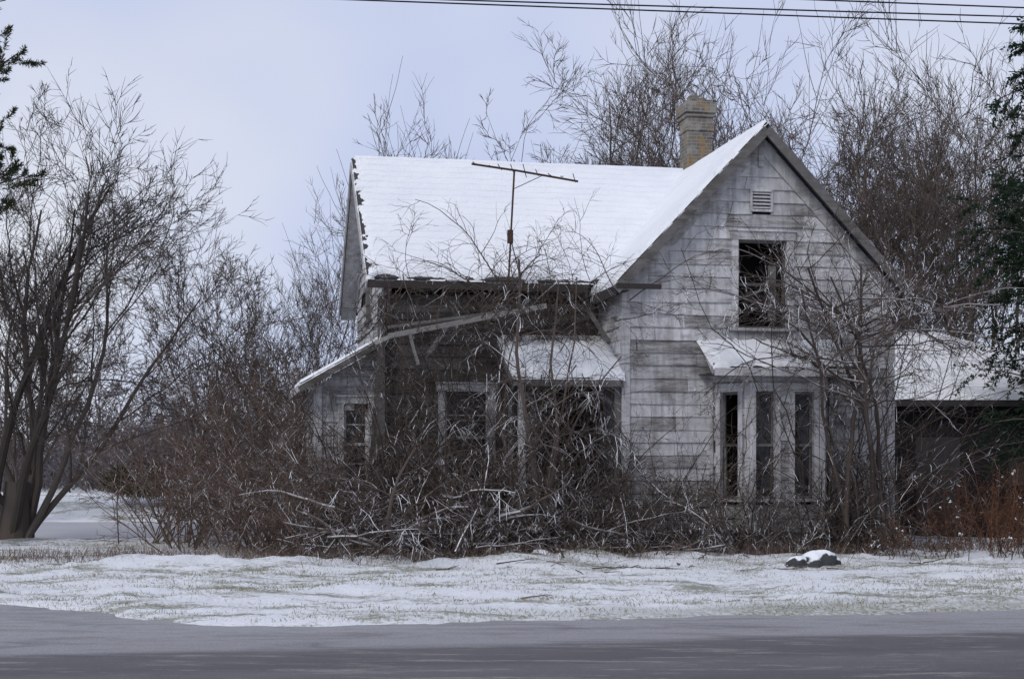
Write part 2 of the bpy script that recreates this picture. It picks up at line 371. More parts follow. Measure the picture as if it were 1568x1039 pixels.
def slab_up(mb,pts,th):
    a,b,c,d=map(Vector,pts);n=(b-a).cross(d-a).normalized()
    if n.z<0:a,b,c,d=a,d,c,b;n=-n
    mb.hexa([a-n*th,b-n*th,c-n*th,d-n*th,a,b,c,d])
slab_up(rf,[(-UE,VF,wz(UE)),(0,VF,RZ),(0,VB,RZ),(-UE,VB,wz(UE))],th)
slab_up(rf,[(UE,VF,wz(UE)),(0,VF,RZ+.002),(0,VB,RZ+.002),(UE,VB,wz(UE))],th)
slab_up(rf,[(UL,EV,mz(EV)),(0,EV,mz(EV)),(0,MR,MZ),(UL,MR,MZ)],th)
slab_up(rf,[(UL,2*MR-EV,mz(EV)),(0,2*MR-EV,mz(EV)),(0,MR,MZ+.002),(UL,MR,MZ+.002)],th)
def rake(mb,p0,p1,w=.03,h=.15,dz=-.13):
    mb.beam((p0[0],p0[1],p0[2]+dz),(p1[0],p1[1],p1[2]+dz),w,h,(0,0,1))
rk=MB()
rake(rk,(-UE,VF-.012,wz(UE)),(0,VF-.012,RZ));rake(rk,(UE,VF-.015,wz(UE)),(0,VF-.015,RZ))
rk.obj('rake_boards',TRIM_D,H)
fz=MB()
rake(fz,(UL-.012,EV,mz(EV)),(UL-.012,MR,MZ));rake(fz,(UL-.015,2*MR-EV,mz(EV)),(UL-.015,MR,MZ))
fz.beam((-2.38,-.04,wz(2.38)-.30),(0.02,-.04,RZ-.30),.03,.2);fz.beam((2.38,-.043,wz(2.38)-.30),(-.02,-.043,RZ-.30),.03,.2)
fz.beam((-6.235,1.7,mz(1.7)-.26),(-6.235,MR,MZ-.26),.03,.2);fz.beam((-6.238,7.1,mz(7.1)-.26),(-6.238,MR,MZ-.26),.03,.2)
fz.box(-.05,.05,-.07,-.035,6.6,7.0)
for s_ in (EV,2*MR-EV):
    a,b,c_,d_=(UL+.02,s_,mz(EV)-.13),(-6.22,s_,mz(EV)-.13),(-6.22,MR,MZ-.13),(UL+.02,MR,MZ-.13)
    slab_up(fz,[a,b,c_,d_],.02)
fz.obj('frieze_boards',TRIM,H)
so_=MB()
so_.slab((-UE+.02,VF+.02,wz(UE)-.13),(-2.4,VF+.02,wz(UE)-.12),(-2.4,1.6,wz(UE)-.12),(-UE+.02,1.6,wz(UE)-.13),.02)
so_.slab((-6.18,EV+.03,mz(EV)-.15),(-2.65,EV+.03,mz(EV)-.15),(-2.65,1.67,mz(EV)-.11),(-6.18,1.67,mz(EV)-.11),.02)
so_.box(UL,-2.7,EV-.02,EV+.01,mz(EV)-.18,mz(EV)-.06)
so_.box(-UE-.02,-UE+.01,VF,EV+.1,wz(UE)-.22,wz(UE)-.06)
so_.box(UE-.01,UE+.02,VF,VB,wz(UE)-.22,wz(UE)-.06)
so_.box(-2.62,-1.85,-.36,-.3,4.45,4.53)
so_.obj('soffits_and_fascia',flat('dark_fascia',(.05,.045,.043),nscale=8),H)
def snowfield(name,o,eu,ev,lu,lv,base,mat,parent,seed,rag=.07,edges=(1,1,1,1),s=.05,hump=0,holes=0.):
    o=np.array(o,float);eu=np.array(eu,float);ev=np.array(ev,float)
    eu/=np.linalg.norm(eu);ev/=np.linalg.norm(ev);n=np.cross(eu,ev)
    if n[2]<0:n=-n
    a=np.linspace(-.02,lu+.02,int(lu/s)+2);b=np.linspace(-.03,lv+.02,int(lv/s)+2);A,B=np.meshgrid(a,b)
    de=np.full(A.shape,9.)
    if edges[0]:de=np.minimum(de,B+.03+.02)
    if edges[1]:de=np.minimum(de,lu-A+.02)
    if edges[2]:de=np.minimum(de,lv-B)
    if edges[3]:de=np.minimum(de,A+.02)
    nn=fbm(A*5,B*5,seed,3);n3=vnoise(A*9,B*9,seed+5)
    t=sstep(-.0,.09,de+nn*rag-rag*.35+(n3-.5)*rag*.8)*base*(1+.35*fbm(A*.9,B*.9,seed+2,4))
    if holes>0:
        t-=base*2.2*sstep(.50,.60,vnoise(A*3.2,B*5,seed+8)*np.exp(-B/holes))
    t+=hump*np.sin(np.clip(B/lv,0,1)*np.pi)
    t=t-.012
    t[0,:]=-.03;t[-1,:]=-.03 if edges[2] else t[-1,:];t[:,0]=-.03 if edges[3] else t[:,0];t[:,-1]=-.03 if edges[1] else t[:,-1]
    P=o+A[...,None]*eu+B[...,None]*ev+t[...,None]*n
    I=np.arange(A.size).reshape(A.shape)
    F=np.stack([I[:-1,:-1],I[:-1,1:],I[1:,1:],I[1:,:-1]],-1)
    return mesh_np(name,P,F,mat,parent,True)
ls=math.hypot(MR-EV,MZ-mz(EV));lw=math.hypot(UE,UE*WS)
snowfield('snow_main_roof',(UL,EV,mz(EV)),(1,0,0),(0,MR-EV,MZ-mz(EV)),-UL,ls,.07,RSNOWM,H,41,.15,(1,0,0,1),.04,0,.26)
snowfield('snow_wing_left',(-UE,VF,wz(UE)),(0,1,0),(UE,0,UE*WS),VB-VF,lw,.07,RSNOWW,H,51,.06,(1,1,0,1),.05)
snowfield('snow_wing_right',(UE,VF,wz(UE)),(0,1,0),(-UE,0,UE*WS),VB-VF,lw,.03,RSNOWW,H,61,.09,(1,1,0,1),.06)
snowfield('snow_main_rear',(UL,2*MR-EV,mz(EV)),(1,0,0),(0,-(MR-EV),MZ-mz(EV)),-UL,ls,.07,RSNOWM,H,71,.08,(1,0,0,1),.1)
LU0,LU1=-7.38,-6.2
F_L=Fr((0,1.78,0),(1,0,0),(0,-1,0));F_LL=Fr((LU0,5,0),(0,-1,0),(-1,0,0))
wall(F_L,cst(LU0),cst(LU1-.03),.35,2.9,[(-6.92,-6.5,1.2,2.6)],'w',miss=.02);window(F_L,-6.92,-6.5,1.2,2.6,trimw,.1)
for i in range(4):
    z=2.9+i*.17;a0=LU0+max(0,(z-2.95)/.56);boards['w'].quad(F_L.p(a0,.02,z),F_L.p(LU1-.02,.02,z),F_L.p(LU1-.02,.006,z+.165),F_L.p(a0+.28,.006,z+.165))
    back.quad(F_L.p(a0,-.01,z),F_L.p(LU1-.02,-.01,z),F_L.p(LU1-.02,-.01,z+.17),F_L.p(a0+.3,-.01,z+.17))
wall(F_LL,cst(0),cst(3.22),.35,2.9,[],'w',miss=.02)
trimw.box(LU0-.05,LU0+.08,1.72,1.86,.35,2.9)
lo=(-7.70,1.42,2.92);hi=(-6.22,1.42,3.77)
slab_up(rf,[lo,(lo[0],5.2,lo[2]),(hi[0],5.2,hi[2]),hi],.06)
trimd.beam((lo[0],1.40,lo[2]-.10),(hi[0]-.02,1.40,hi[2]-.10),.03,.10)
trimw.box(lo[0]-.02,lo[0]+.01,1.42,5.2,2.78,2.90)
snowfield('snow_lean_to',(lo[0],lo[1],lo[2]),(0,1,0),(1.48,0,.85),3.78,math.hypot(1.48,.85),.06,SNOW,H,81,.07,(1,1,1,1),.05)
A0=(-4.28,-.10,2.98);B0=(-2.42,-.10,2.98);A1=(-4.28,1.66,3.80);B1=(-2.42,1.66,3.80)
slab_up(rf,[A0,B0,B1,A1],.06)
trimd.box(-4.30,-2.44,-.13,-.10,2.84,2.95);trimd.beam((-4.295,-.08,2.90),(-4.295,1.66,3.72),.03,.12)
snowfield('snow_porch_roof',A0,(1,0,0),(0,1.76,.82),1.86,math.hypot(1.76,.82),.085,SNOW,H,91,.09,(1,0,1,1),.04,.09)
for u in (-4.12,):trimw.box(u-.055,u+.055,.03,.14,.3,2.95)
trimd.box(-2.55,-2.45,.03,.14,.3,2.95)
deck=MB();deck.box(-4.25,-2.45,0,1.66,.22,.32)
for i in range(9):deck.box(-6.2+i*.21,-6.2+i*.21+.19,.6,1.62,.24,.29)
deck.obj('porch_deck',TRIM_D,H)
pr_=MB();pr_.beam((-6.3,.35,3.66),(-3.6,.55,4.23),.04,.085);pr_.beam((-6.5,.5,3.55),(-6.2,.35,3.68),.05,.07);pr_.beam((-5.95,.36,3.7),(-5.8,.4,3.2),.07,.03)
pr_.obj('fallen_porch_beam',flat('beam_grey',(.24,.23,.22),nscale=5),H)
trimd.beam((-6.25,.9,3.85),(-4.2,.7,4.15),.08,.05);trimd.beam((-5.6,.5,3.4),(-5.2,1.2,3.9),.10,.03)
trimd.box(-6.36,-6.24,1.45,1.57,.3,4.45);trimd.beam((-6.6,1.1,.1),(-6.35,1.1,3.6),.09,.09)
trimd.beam((-6.2,1.3,4.2),(-2.6,1.35,4.3),.05,.12);trimd.beam((-2.75,1.2,4.3),(-2.6,.2,3.6),.06,.05)
trimd.beam((-3.9,1.6,3.95),(-2.5,1.6,4.2),.04,.14)
bp=[(-.86,0),(-.42,-.62),(.86,-.62),(1.22,0)]
for i in range(3):
    p,q2=Vector((*bp[i],0)),Vector((*bp[i+1],0));A=(q2-p);L=A.length;N=Vector((A.y,-A.x,0))
    fr=Fr(p,A,N)
    if i==1:ops=[(.10,.44,.98,2.76),(.78,1.12,.98,2.76)]
    else:ops=[(.2,L-.2,.98,2.76)]
    wall(fr,cst(0),cst(L),.45,3.08,ops,'w')
    for o in ops:window(fr,*o,trimw,.09,(1,1),glz=(i!=0),sm=trimd)
    trimw.fbox(fr,-.03,.06,-.02,.05,.45,3.1);trimw.fbox(fr,L-.06,L+.03,-.02,.052,.45,3.1)
    trimw.fbox(fr,0,L,-.02,.04,2.93,3.08)
    if i==1:fd2=MB();fd2.fbox(fr,.02,L-.02,-.5,-.03,-.2,.45);fd2.obj('bay_foundation',STONE,H)
br0=[(-1.12,-.9,3.14),(1.42,-.9,3.14),(1.12,-.03,3.66),(-1.02,-.03,3.66)]
slab_up(rf,br0,.06);trimw.box(-1.12,1.42,-.93,-.9,3.0,3.12)
trimw.beam((-1.13,-.88,3.07),(-1.03,-.02,3.56),.03,.1)
trimd.slab((-1.1,-.88,3.07),(1.4,-.88,3.07),(1.4,0,3.07),(-1.1,0,3.07),.02)
snowfield('snow_bay_roof',(-1.12,-.9,3.14),(1,0,0),(0,.87,.52),2.45,math.hypot(.87,.52),.075,SNOW,H,101,.14,(1,1,1,1),.035,.03)
rf.obj('roof_shingles',SHING,H)
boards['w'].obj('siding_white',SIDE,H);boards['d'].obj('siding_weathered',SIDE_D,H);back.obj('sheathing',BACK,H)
trimw.obj('trim_white',TRIM,H);trimd.obj('trim_grey',TRIM_D,H);glass.obj('window_glass',GLASS,H);inner.obj('dark_rooms',DARK,H)
ch=MB();cu,cv_=.42,4.75
def cb(h,z0,z1):ch.box(cu-h,cu+h,cv_-h,cv_+h,z0,z1)
cb(.265,5.5,8.50);cb(.29,8.22,8.29);cb(.30,8.50,8.58);cb(.33,8.58,8.80);cb(.26,8.80,8.86)
for (x,y) in ((-.1,-.1),(.1,.08)):ch.box(cu+x-.1,cu+x+.1,cv_+y-.1,cv_+y+.1,8.86,8.95)
ch.obj('chimney',BRICK,H,.012)
# ---------------------------------------------------------------- tubes & branches
def tubes(P,R,S):
    B,K,_=P.shape;T=np.gradient(P,axis=1);T/=np.linalg.norm(T,axis=2,keepdims=True)+1e-9
    m=T.mean(1);m/=np.linalg.norm(m,axis=1,keepdims=True)+1e-9
    ref=np.where(np.abs(m[:,2:3])>.93,np.array([[1.,0,0]]),np.array([[0,0,1.]]))[:,None,:]
    N1=np.cross(T,ref);N1/=np.linalg.norm(N1,axis=2,keepdims=True)+1e-9;N2=np.cross(N1,T)
    an=np.pi/2+np.pi/S+2*np.pi*np.arange(S)/S;c=np.cos(an)[None,None,:,None];s=np.sin(an)[None,None,:,None]
    V=P[:,:,None]+R[:,:,None,None]*(c*N1[:,:,None]+s*N2[:,:,None])
    b,k,i=np.meshgrid(np.arange(B),np.arange(K-1),np.arange(S),indexing='ij')
    f=lambda kk,ii:(b*K+kk)*S+ii%S
    F=np.stack([f(k,i),f(k+1,i),f(k+1,i+1),f(k,i+1)],-1)
    return V.reshape(-1,3),F.reshape(-1,4)
def merge(parts):
    Vs=[];Fs=[];o=0
    for (P,R,S) in parts:
        if len(P)==0:continue
        V,F=tubes(P,R,S);Vs.append(V);Fs.append(F+o);o+=len(V)
    return np.concatenate(Vs),np.concatenate(Fs)
def nrm(a):return a/(np.linalg.norm(a,axis=-1,keepdims=True)+1e-9)
def grow(st,dr,ln,rd,K,up0,up1,noise,taper=.35,r=rng):
    B=len(st);P=np.zeros((B,K,3));P[:,0]=st;d=nrm(dr)
    for k in range(1,K):
        up=up0+(up1-up0)*k/(K-1);d=nrm(d+noise*r.normal(size=(B,3))+np.array([0,0,up]));P[:,k]=P[:,k-1]+d*(ln/(K-1))[:,None]
    t=np.linspace(0,1,K)[None];R=rd[:,None]*(1-(1-taper)*t);return P,R
def kids(P,R,ln,n,t0,t1,ang,lr,rr,r=rng,rmin=.0022,fall=.6):
    B,K,_=P.shape;b=np.repeat(np.arange(B),n);t=r.uniform(t0,t1,B*n);x=t*(K-1);i=np.minimum(x.astype(int),K-2);f=(x-i)[:,None]
    st=P[b,i]*(1-f)+P[b,i+1]*f;T=nrm(P[b,i+1]-P[b,i]);pr=nrm(np.cross(T,r.normal(size=T.shape)))
    a=np.radians(r.normal(ang,ang*.25,B*n))[:,None];d=np.cos(a)*T+np.sin(a)*pr
    l=ln[b]*lr*(1+fall*.25-fall*t)*r.uniform(.55,1.3,B*n);rad=np.maximum((R[b,i]*(1-f[:,0])+R[b,i+1]*f[:,0])*rr,rmin)
    return st,d,l,rad
def branchy(st,dr,ln,rd,lv,K0=9,up=(0,0),noise=.1,S0=6,seed=0,rmin=.0022,taper=.35,fall=.6):
    r=np.random.default_rng(seed);P,R=grow(st,dr,ln,rd,K0,up[0],up[1],noise,taper,r);parts=[(P,R,S0)];L=ln
    for (n,t0,t1,ang,lr,rr,u0,u1,nz,K,S) in lv:
        s,d,l,rad=kids(P,R,L,n,t0,t1,ang,lr,rr,r,rmin,fall);P,R=grow(s,d,l,rad,K,u0,u1,nz,.4,r);L=l;parts.append((P,R,S))
    return parts
def tree_parts(seed,H,nst=3,spread=.25,rad=.14,den=1.,up=.06,rmin=.005,trunk=0,tr_r=.2,low=.15,wh=.0):
    r=np.random.default_rng(seed)
    pre=[]
    if trunk>0:
        P,R=grow(np.zeros((1,3)),np.array([[r.normal(0,.05),0,1.]]),np.array([H*trunk]),np.array([tr_r]),7,0,0,.05,.75,r);pre=[(P,R,10)]
        st=np.repeat(P[0,-2:-1],nst,0)+r.normal(0,.03,(nst,3))
    else:
        st=np.zeros((nst,3));st[:,:2]=r.normal(0,.12*H/9,(nst,2))
    an=np.arange(nst)/nst*6.283+r.uniform(0,6);dr=np.stack([np.cos(an)*spread*r.uniform(.4,1.4,nst),np.sin(an)*spread*r.uniform(.4,1.4,nst),np.ones(nst)],1)
    ln=H*(.78-trunk*.7)*r.uniform(.75,1.15,nst);rd=rad*r.uniform(.7,1.1,nst)
    n=lambda x:max(2,int(round(x*den)))
    lv=[(n(10),low,.98,34,.52,.52,up,up,.12,9,5),(n(7),.12,1.,36,.56,.52,up,up,.15,7,4),(n(6),.12,1.,34,.56,.6,up*.6,up,.15,6,3),(n(5),.1,1.,30,.55,.7,up*.5,up,.13,4,3)]
    parts=pre+branchy(st,dr,ln,rd,lv,12,(.0,.04),.10,8,seed,rmin,.18,.45)
    if wh>0:
        P,R,_=parts[len(pre)+1];s,d,l,rad_=kids(P,R,np.full(len(P),H*wh),n(7),.2,1,35,1,.4,r,rmin,.1);P,R=grow(s,d,l,np.full(len(s),rmin*1.3),7,.22,.05,.05,.5,r);parts.append((P,R,3))
    zm=np.quantile(np.concatenate([p[0][:,-1,2] for p in parts]),.999);s=H/zm
    return [(P*s,R,S) for P,R,S in parts]
def put(name,parts,mat,loc=(0,0,0),rz=0,parent=None):
    V,F=merge(parts);o=mesh_np(name,V,F,mat,parent);o.location=loc;o.rotation_euler[2]=rz;return o
def inst(o,name,loc,rz,s,parent=None):
    c=bpy.data.objects.new(name,o.data);C.objects.link(c);c.location=loc;c.rotation_euler[2]=rz;c.scale=s if isinstance(s,tuple) else (s,s,s)
    if parent:c.parent=parent
    return c
# --- left trees
r=np.random.default_rng(6)
dx=np.array([-.30,-.10,.06,.20,.34,.50,.68,-.5,.28]);n=len(dx)
st=np.stack([r.normal(0,.16,n),r.normal(0,.2,n),np.zeros(n)],1);dr=np.stack([dx,r.normal(0,.22,n),np.ones(n)],1)
lt=branchy(st,dr,np.array([6.6,7.2,7.4,7.2,6.6,6.4,6.0,6.0,5.6]),np.array([.08,.095,.10,.095,.08,.075,.07,.075,.065]),
  [(9,.22,.98,32,.46,.5,.02,.04,.12,9,5),(7,.15,1.,34,.55,.5,.02,.03,.15,7,4),(5,.12,1.,32,.58,.6,.02,.03,.15,6,3),(4,.1,1.,30,.58,.7,.02,.02,.13,4,3)],12,(.0,.04),.10,8,6,.0058,.2,.45)
P,R=grow(np.array([[0,0,-.1]]),np.array([[.05,0,1.]]),np.array([1.3]),np.array([.34]),6,0,0,.04,.7,r);lt.append((P,R,12))
put('bare_tree',lt,BK_GREY,(-9.75,3.8,0),0)
t0=put('bare_tree',tree_parts(8,7.2,6,.40,.055,.85,.04,.007,0,.16,.15),BK_BACK,(-7.2,11.5,0),1.2)
inst(t0,'bare_tree',(-13.2,13.5,0),3.,1.1)
# --- trees behind the house
t1=put('bare_tree',tree_parts(21,13.2,5,.24,.08,.88,.05,.007,.18,.15,.2),BK_BACK,(2.1,13,0),.5)
t2=put('bare_tree',tree_parts(22,11.4,7,.38,.06,.74,.09,.0068,0,.1,.3,.22),BK_BACK,(-1.7,12,0),2)
t3=put('bare_tree',tree_parts(23,12.4,7,.36,.08,.92,.05,.007,.1,.2,.15,.14),BK_BACK,(8.0,9.8,0),2)
inst(t3,'bare_tree',(11.2,9.8,0),2.4,(1,1,.98));inst(t3,'bare_tree',(6.2,14.5,0),4.4,(1.,1.,1.05))
inst(t2,'bare_tree',(5.0,12,0),4.0,(.8,.8,.9));inst(t2,'bare_tree',(-5.3,12,0),5.1,(.75,.75,.74));inst(t2,'bare_tree',(9.6,10.2,0),3.3,(.8,.8,.85))
# --- distant mass
DT=empty('distant_trees')
f1=put('tree_a',tree_parts(31,9.,5,.38,.07,.66,.04,.014,.1,.15,.12),BK_FAR_HAZE,(-20,45,0),0,DT)
f2=put('tree_b',tree_parts(32,8,7,.42,.06,.62,.05,.014,0,.1,.12),BK_FAR_HAZE,(-14,38,0),0,DT)
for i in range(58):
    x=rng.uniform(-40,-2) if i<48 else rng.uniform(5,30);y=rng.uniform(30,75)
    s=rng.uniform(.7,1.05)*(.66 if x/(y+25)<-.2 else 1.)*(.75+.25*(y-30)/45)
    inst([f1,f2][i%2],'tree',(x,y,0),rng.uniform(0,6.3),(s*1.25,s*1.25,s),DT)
# --- shrubs
def bush_parts(seed,n,h,sp,den=1,droop=-.05,rad=.013,area=.4,rmin=.0035):
    r=np.random.default_rng(seed);st=np.stack([r.normal(0,area,n),r.normal(0,area,n),np.full(n,-.05)],1)
    dr=np.stack([r.normal(0,sp,n),r.normal(0,sp,n),np.ones(n)],1)+st*np.array([.6,.6,0]);ln=h*r.uniform(.6,1.3,n);rd=rad*r.uniform(.6,1.4,n)
    k=lambda x:max(2,int(round(x*den)))
    lv=[(k(6),.25,1,40,.45,.65,.02,droop,.12,6,4),(k(5),.1,1,38,.5,.65,0,droop,.14,5,3),(k(2),.1,1,38,.6,.7,0,0,.14,3,3)]
    return branchy(st,dr,ln,rd,lv,9,(.05,droop),.09,5,seed,rmin)
TK=empty('thicket')
b1=put('shrub_a',bush_parts(41,28,2.5,.6,rmin=.0048,rad=.014),BK_RED,(-4.3,.8,0),0,TK);b2=put('shrub_b',bush_parts(42,28,2.3,.75,rmin=.0048,rad=.014),BK_RED,(-5.7,1.2,0),1,TK)
for (x,y,r_,s) in ((-6.5,2.6,2,.95),(-3.6,-.6,4,.75),(-5.0,2.8,3,1.15),(-4.2,4.5,2.5,1.25),(-4.2,-.4,5.5,.8),(-6,9,4,1.3)):
    inst(b1 if s>1 else b2,'shrub',(x,y,0),r_,s,TK)
UN=empty('distant_undergrowth')
u1=put('low_growth',bush_parts(43,40,2.0,.5,.9,rmin=.014,rad=.02,area=.9),BK_FAR_HAZE,(-12,40,0),0,UN)
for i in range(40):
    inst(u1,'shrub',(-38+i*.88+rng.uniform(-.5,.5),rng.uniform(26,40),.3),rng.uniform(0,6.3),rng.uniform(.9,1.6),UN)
# --- brambles in front of the house
def bramble(name,seed,n,x0,x1,yo,yj,h0,h1,mat,den=1,sp=.5,droop=-.22,rad=.010,rmin=.0042):
    r=np.random.default_rng(seed);x=r.uniform(x0,x1,n);y=yo+.19*(x-OX)+r.normal(0,yj,n)
    st=np.stack([x,y,np.full(n,-.03)],1);dr=np.stack([r.normal(0,sp,n),r.normal(-.05,sp*.7,n),np.ones(n)],1)
    ln=r.uniform(h0,h1,n);rd=rad*r.uniform(.5,1.5,n);k=lambda v:max(2,int(round(v*den)))
    lv=[(k(6),.15,1,42,.45,.6,0,droop*.7,.14,6,4),(k(4),.15,1,42,.5,.65,0,-.03,.16,4,3)]
    return put(name,branchy(st,dr,ln,rd,lv,10,(.08,droop),.11,5,seed,rmin),mat)
bramble('bramble_patch',51,92,-3.1,1.9,.2,.5,1.3,3.9,BK_VINE,droop=-.16,rad=.013)
bramble('bramble_patch',52,100,-3.3,1.6,.3,.55,.7,1.9,BK_RED,rad=.012)
bramble('bramble_patch',53,110,1.2,6.4,-1.1,.35,.5,1.8,BK_VINE)
bramble('bramble_patch',54,90,-2.6,6.4,-1.5,.35,.3,1.2,BK_SNOW,rad=.012)
bramble('bramble_patch',55,34,.9,2.6,-.9,.3,1.0,2.6,BK_VINE)
bramble('bramble_patch',56,60,-2.6,1.8,-.6,.5,1.0,2.9,BK_SNOW,droop=-.25,rad=.017)
bramble('bramble_patch',57,26,4.9,6.6,-.9,.3,1.5,3.6,BK_SNOW,droop=-.10,rad=.014)
r=np.random.default_rng(60);n=80;x=r.uniform(-2.9,3.4,n);y=-1.1+.19*(x-OX)+r.normal(0,.45,n);z=r.uniform(.05,1.2,n)*r.uniform(.3,1,n)
ang=r.uniform(0,6.3,n);dr=np.stack([np.cos(ang),np.sin(ang)*.5,r.normal(.05,.4,n)],1)
put('fallen_branches',branchy(np.stack([x,y,z],1),dr,r.uniform(.8,2.2,n),r.uniform(.014,.038,n),[(5,.2,1,45,.45,.5,0,-.03,.12,5,4),(4,.2,1,40,.5,.6,0,0,.12,4,3)],8,(0,-.06),.14,6,60,.0048),BK_SNOW)
def vines(name,seed,n,u0,u1,vv,h0,h1,mat,leanu=0.,hang=False,ztop=4.5,den=1,vj=.06,rad=.010):
    r=np.random.default_rng(seed);u=r.uniform(u0,u1,n);z=np.full(n,.1) if not hang else r.uniform(ztop-.6,ztop,n)
    st=np.stack([u,np.full(n,vv)+r.uniform(-vj,0,n),z],1);dr=np.stack([r.normal(leanu,.35,n),r.normal(0,.03,n),np.full(n,-1. if hang else 1.)],1)
    k=lambda v:max(1,int(round(v*den)))
    parts=branchy(st,dr,r.uniform(h0,h1,n),rad*r.uniform(.4,1.6,n),[(k(7),.1,1,50,.35,.6,0,-.05,.2,6,4),(k(4),.1,1,45,.5,.65,0,-.03,.2,5,3)],14,(0,0),.16,5,seed,.0042)
    out=[]
    for P,R,S in parts:
        P=P.copy();P[...,1]=vv-np.abs(P[...,1]-vv)*.9;out.append((L2W(P),R,S))
    return put(name,out,mat)
vines('climbing_vine',71,48,-6.3,-2.5,1.5,2.5,5.0,BK_VINE,.05)
vines('climbing_vine',72,78,-6.4,-2.6,1.15,.6,2.0,BK_VINE,0,True,4.8)
vines('climbing_vine',73,30,.9,2.5,-.1,3,6.0,BK_VINE,-.05,den=1.1)
vines('climbing_vine',74,18,-2.5,-.9,-.1,1.2,3.4,BK_VINE,.1,den=.8)
vines('climbing_vine',75,26,-6.9,-6.2,1.2,2.5,4.3,BK_VINE,0)
vines('climbing_vine',76,18,-.9,1.6,-.75,1.2,3.4,BK_VINE,0,den=.8)
vines('climbing_vine',77,14,-4.3,-2.4,-.14,.4,1.5,BK_SNOW,0,True,3.2)
# centre small trees with drooping twigs over the roof
r=np.random.default_rng(81);n=6
st=np.stack([.38+r.normal(0,.08,n),-1.5+r.normal(0,.06,n),np.zeros(n)],1);dr=np.stack([np.array([-.22,-.05,.12,.2,.02,-.35]),r.normal(0,.08,n),np.ones(n)],1)
put('bare_sapling',branchy(st,dr,np.array([4.1,4.9,4.7,3.6,4.6,3.6]),np.array([.035,.055,.042,.03,.03,.03]),[(9,.35,1,55,.45,.45,.12,-.26,.12,11,4),(5,.2,1,38,.6,.6,.0,-.24,.13,8,3),(3,.2,1,38,.7,.7,0,-.14,.12,5,3)],14,(0,.0),.09,6,81,.0038),BK_SNOW)
r=np.random.default_rng(83);n=30;x=r.uniform(-1.7,2.1,n);st=np.stack([x,-.4+.19*(x-OX)+r.normal(0,.2,n),r.uniform(3.8,4.5,n)],1);dr=np.stack([r.normal(0,.8,n),r.normal(-.1,.2,n),np.ones(n)*.7],1)
put('roof_edge_brush',branchy(st,dr,r.uniform(.9,2.1,n),r.uniform(.006,.013,n),[(6,.15,1,48,.5,.65,.05,-.15,.14,7,4),(4,.1,1,42,.55,.7,0,-.12,.15,5,3)],10,(.05,-.22),.13,5,83,.0038),BK_VINE)
# right small tree with spreading snowy limbs: stems, then long arching limbs to both sides
r=np.random.default_rng(84);n=6
st=np.stack([5.9+r.normal(0,.18,n),-1.0+r.normal(0,.12,n),np.zeros(n)],1);dr=np.stack([np.array([-.2,.06,-.08,.16,.1,-.02]),r.normal(0,.08,n),np.ones(n)],1)
rt_=branchy(st,dr,np.array([4.6,5.0,4.9,4.5,4.8,4.2]),np.array([.04,.05,.05,.04,.04,.035]),[(9,.5,1,66,.50,.6,.08,-.10,.14,11,5),(7,.15,1,45,.5,.55,.02,-.06,.15,7,4),(5,.15,1,40,.55,.65,0,-.03,.15,5,3)],14,(0,-.01),.09,7,86,.0042)
S0=rt_[0][0];m=22;b=r.integers(0,6,m);k=r.integers(8,12,m);sd=np.where(np.arange(m)%2==0,-1.,1.)
ls_=branchy(S0[b,k],np.stack([sd*r.uniform(.7,1.2,m),r.normal(-.1,.3,m),r.uniform(.2,.8,m)],1),r.uniform(1.4,2.9,m),r.uniform(.014,.026,m),[(7,.15,1,45,.42,.55,.06,-.10,.14,7,4),(5,.15,1,42,.5,.65,0,-.05,.15,5,3),(3,.15,1,40,.55,.7,0,-.03,.15,4,3)],12,(.04,-.14),.12,6,87,.0042)
put('bare_tree',rt_+ls_,BK_SNOW)
# ---------------------------------------------------------------- leaves & needles
def quads(name,Pt,D,L,W,mat,r=rng,parent=None):
    n=len(Pt);s=nrm(np.cross(D,r.normal(size=(n,3))))*W[:,None]/2;e=Pt+nrm(D)*L[:,None];m=(Pt+e)/2
    V=np.stack([Pt,m+s,e,m-s],1);return mesh_np(name,V,np.arange(4*n),mat,parent)
# pine on the left, its trunk just outside the picture
PN=empty('pine_tree',(-10.75,1.0,0));r=np.random.default_rng(91)
trk,rt=grow(np.zeros((1,3)),np.array([[0,0,1.]]),np.array([10.5]),np.array([.2]),12,.05,.05,.02,.3,r)
ns=90;zz=r.uniform(5.0,10.2,ns);an=r.uniform(0,6.3,ns);st=np.stack([np.zeros(ns),np.zeros(ns),zz],1);dr=np.stack([np.cos(an),np.sin(an),np.full(ns,.25)],1)
ln=(2.3-np.abs(zz-7.6)*.10)*r.uniform(.55,1.15,ns);P1,R1=grow(st,dr,ln,np.full(ns,.035),9,-.02,.16,.10,.3,r)
s,d_,l,rd=kids(P1,R1,ln,7,.35,1,42,.38,.5,r,.006);P2,R2=grow(s,d_,l,rd,6,.08,.14,.1,.4,r)
put('trunk_and_limbs',[(trk,rt,10),(P1,R1,5),(P2,R2,3)],BK_GREY,parent=PN)
M=80000;b=r.integers(0,len(P2),M);t_=np.clip(r.beta(2.6,1,M),0,.999)*5;i=t_.astype(int);f=(t_-i)[:,None]
pt=P2[b,np.minimum(i,4)]*(1-f)+P2[b,np.minimum(i,4)+1]*f;T=nrm(P2[b,5]-P2[b,3])
quads('needles',pt,T*.7+r.normal(0,.6,(M,3)),r.uniform(.06,.12,M),np.full(M,.016),NEEDLE,r,PN)
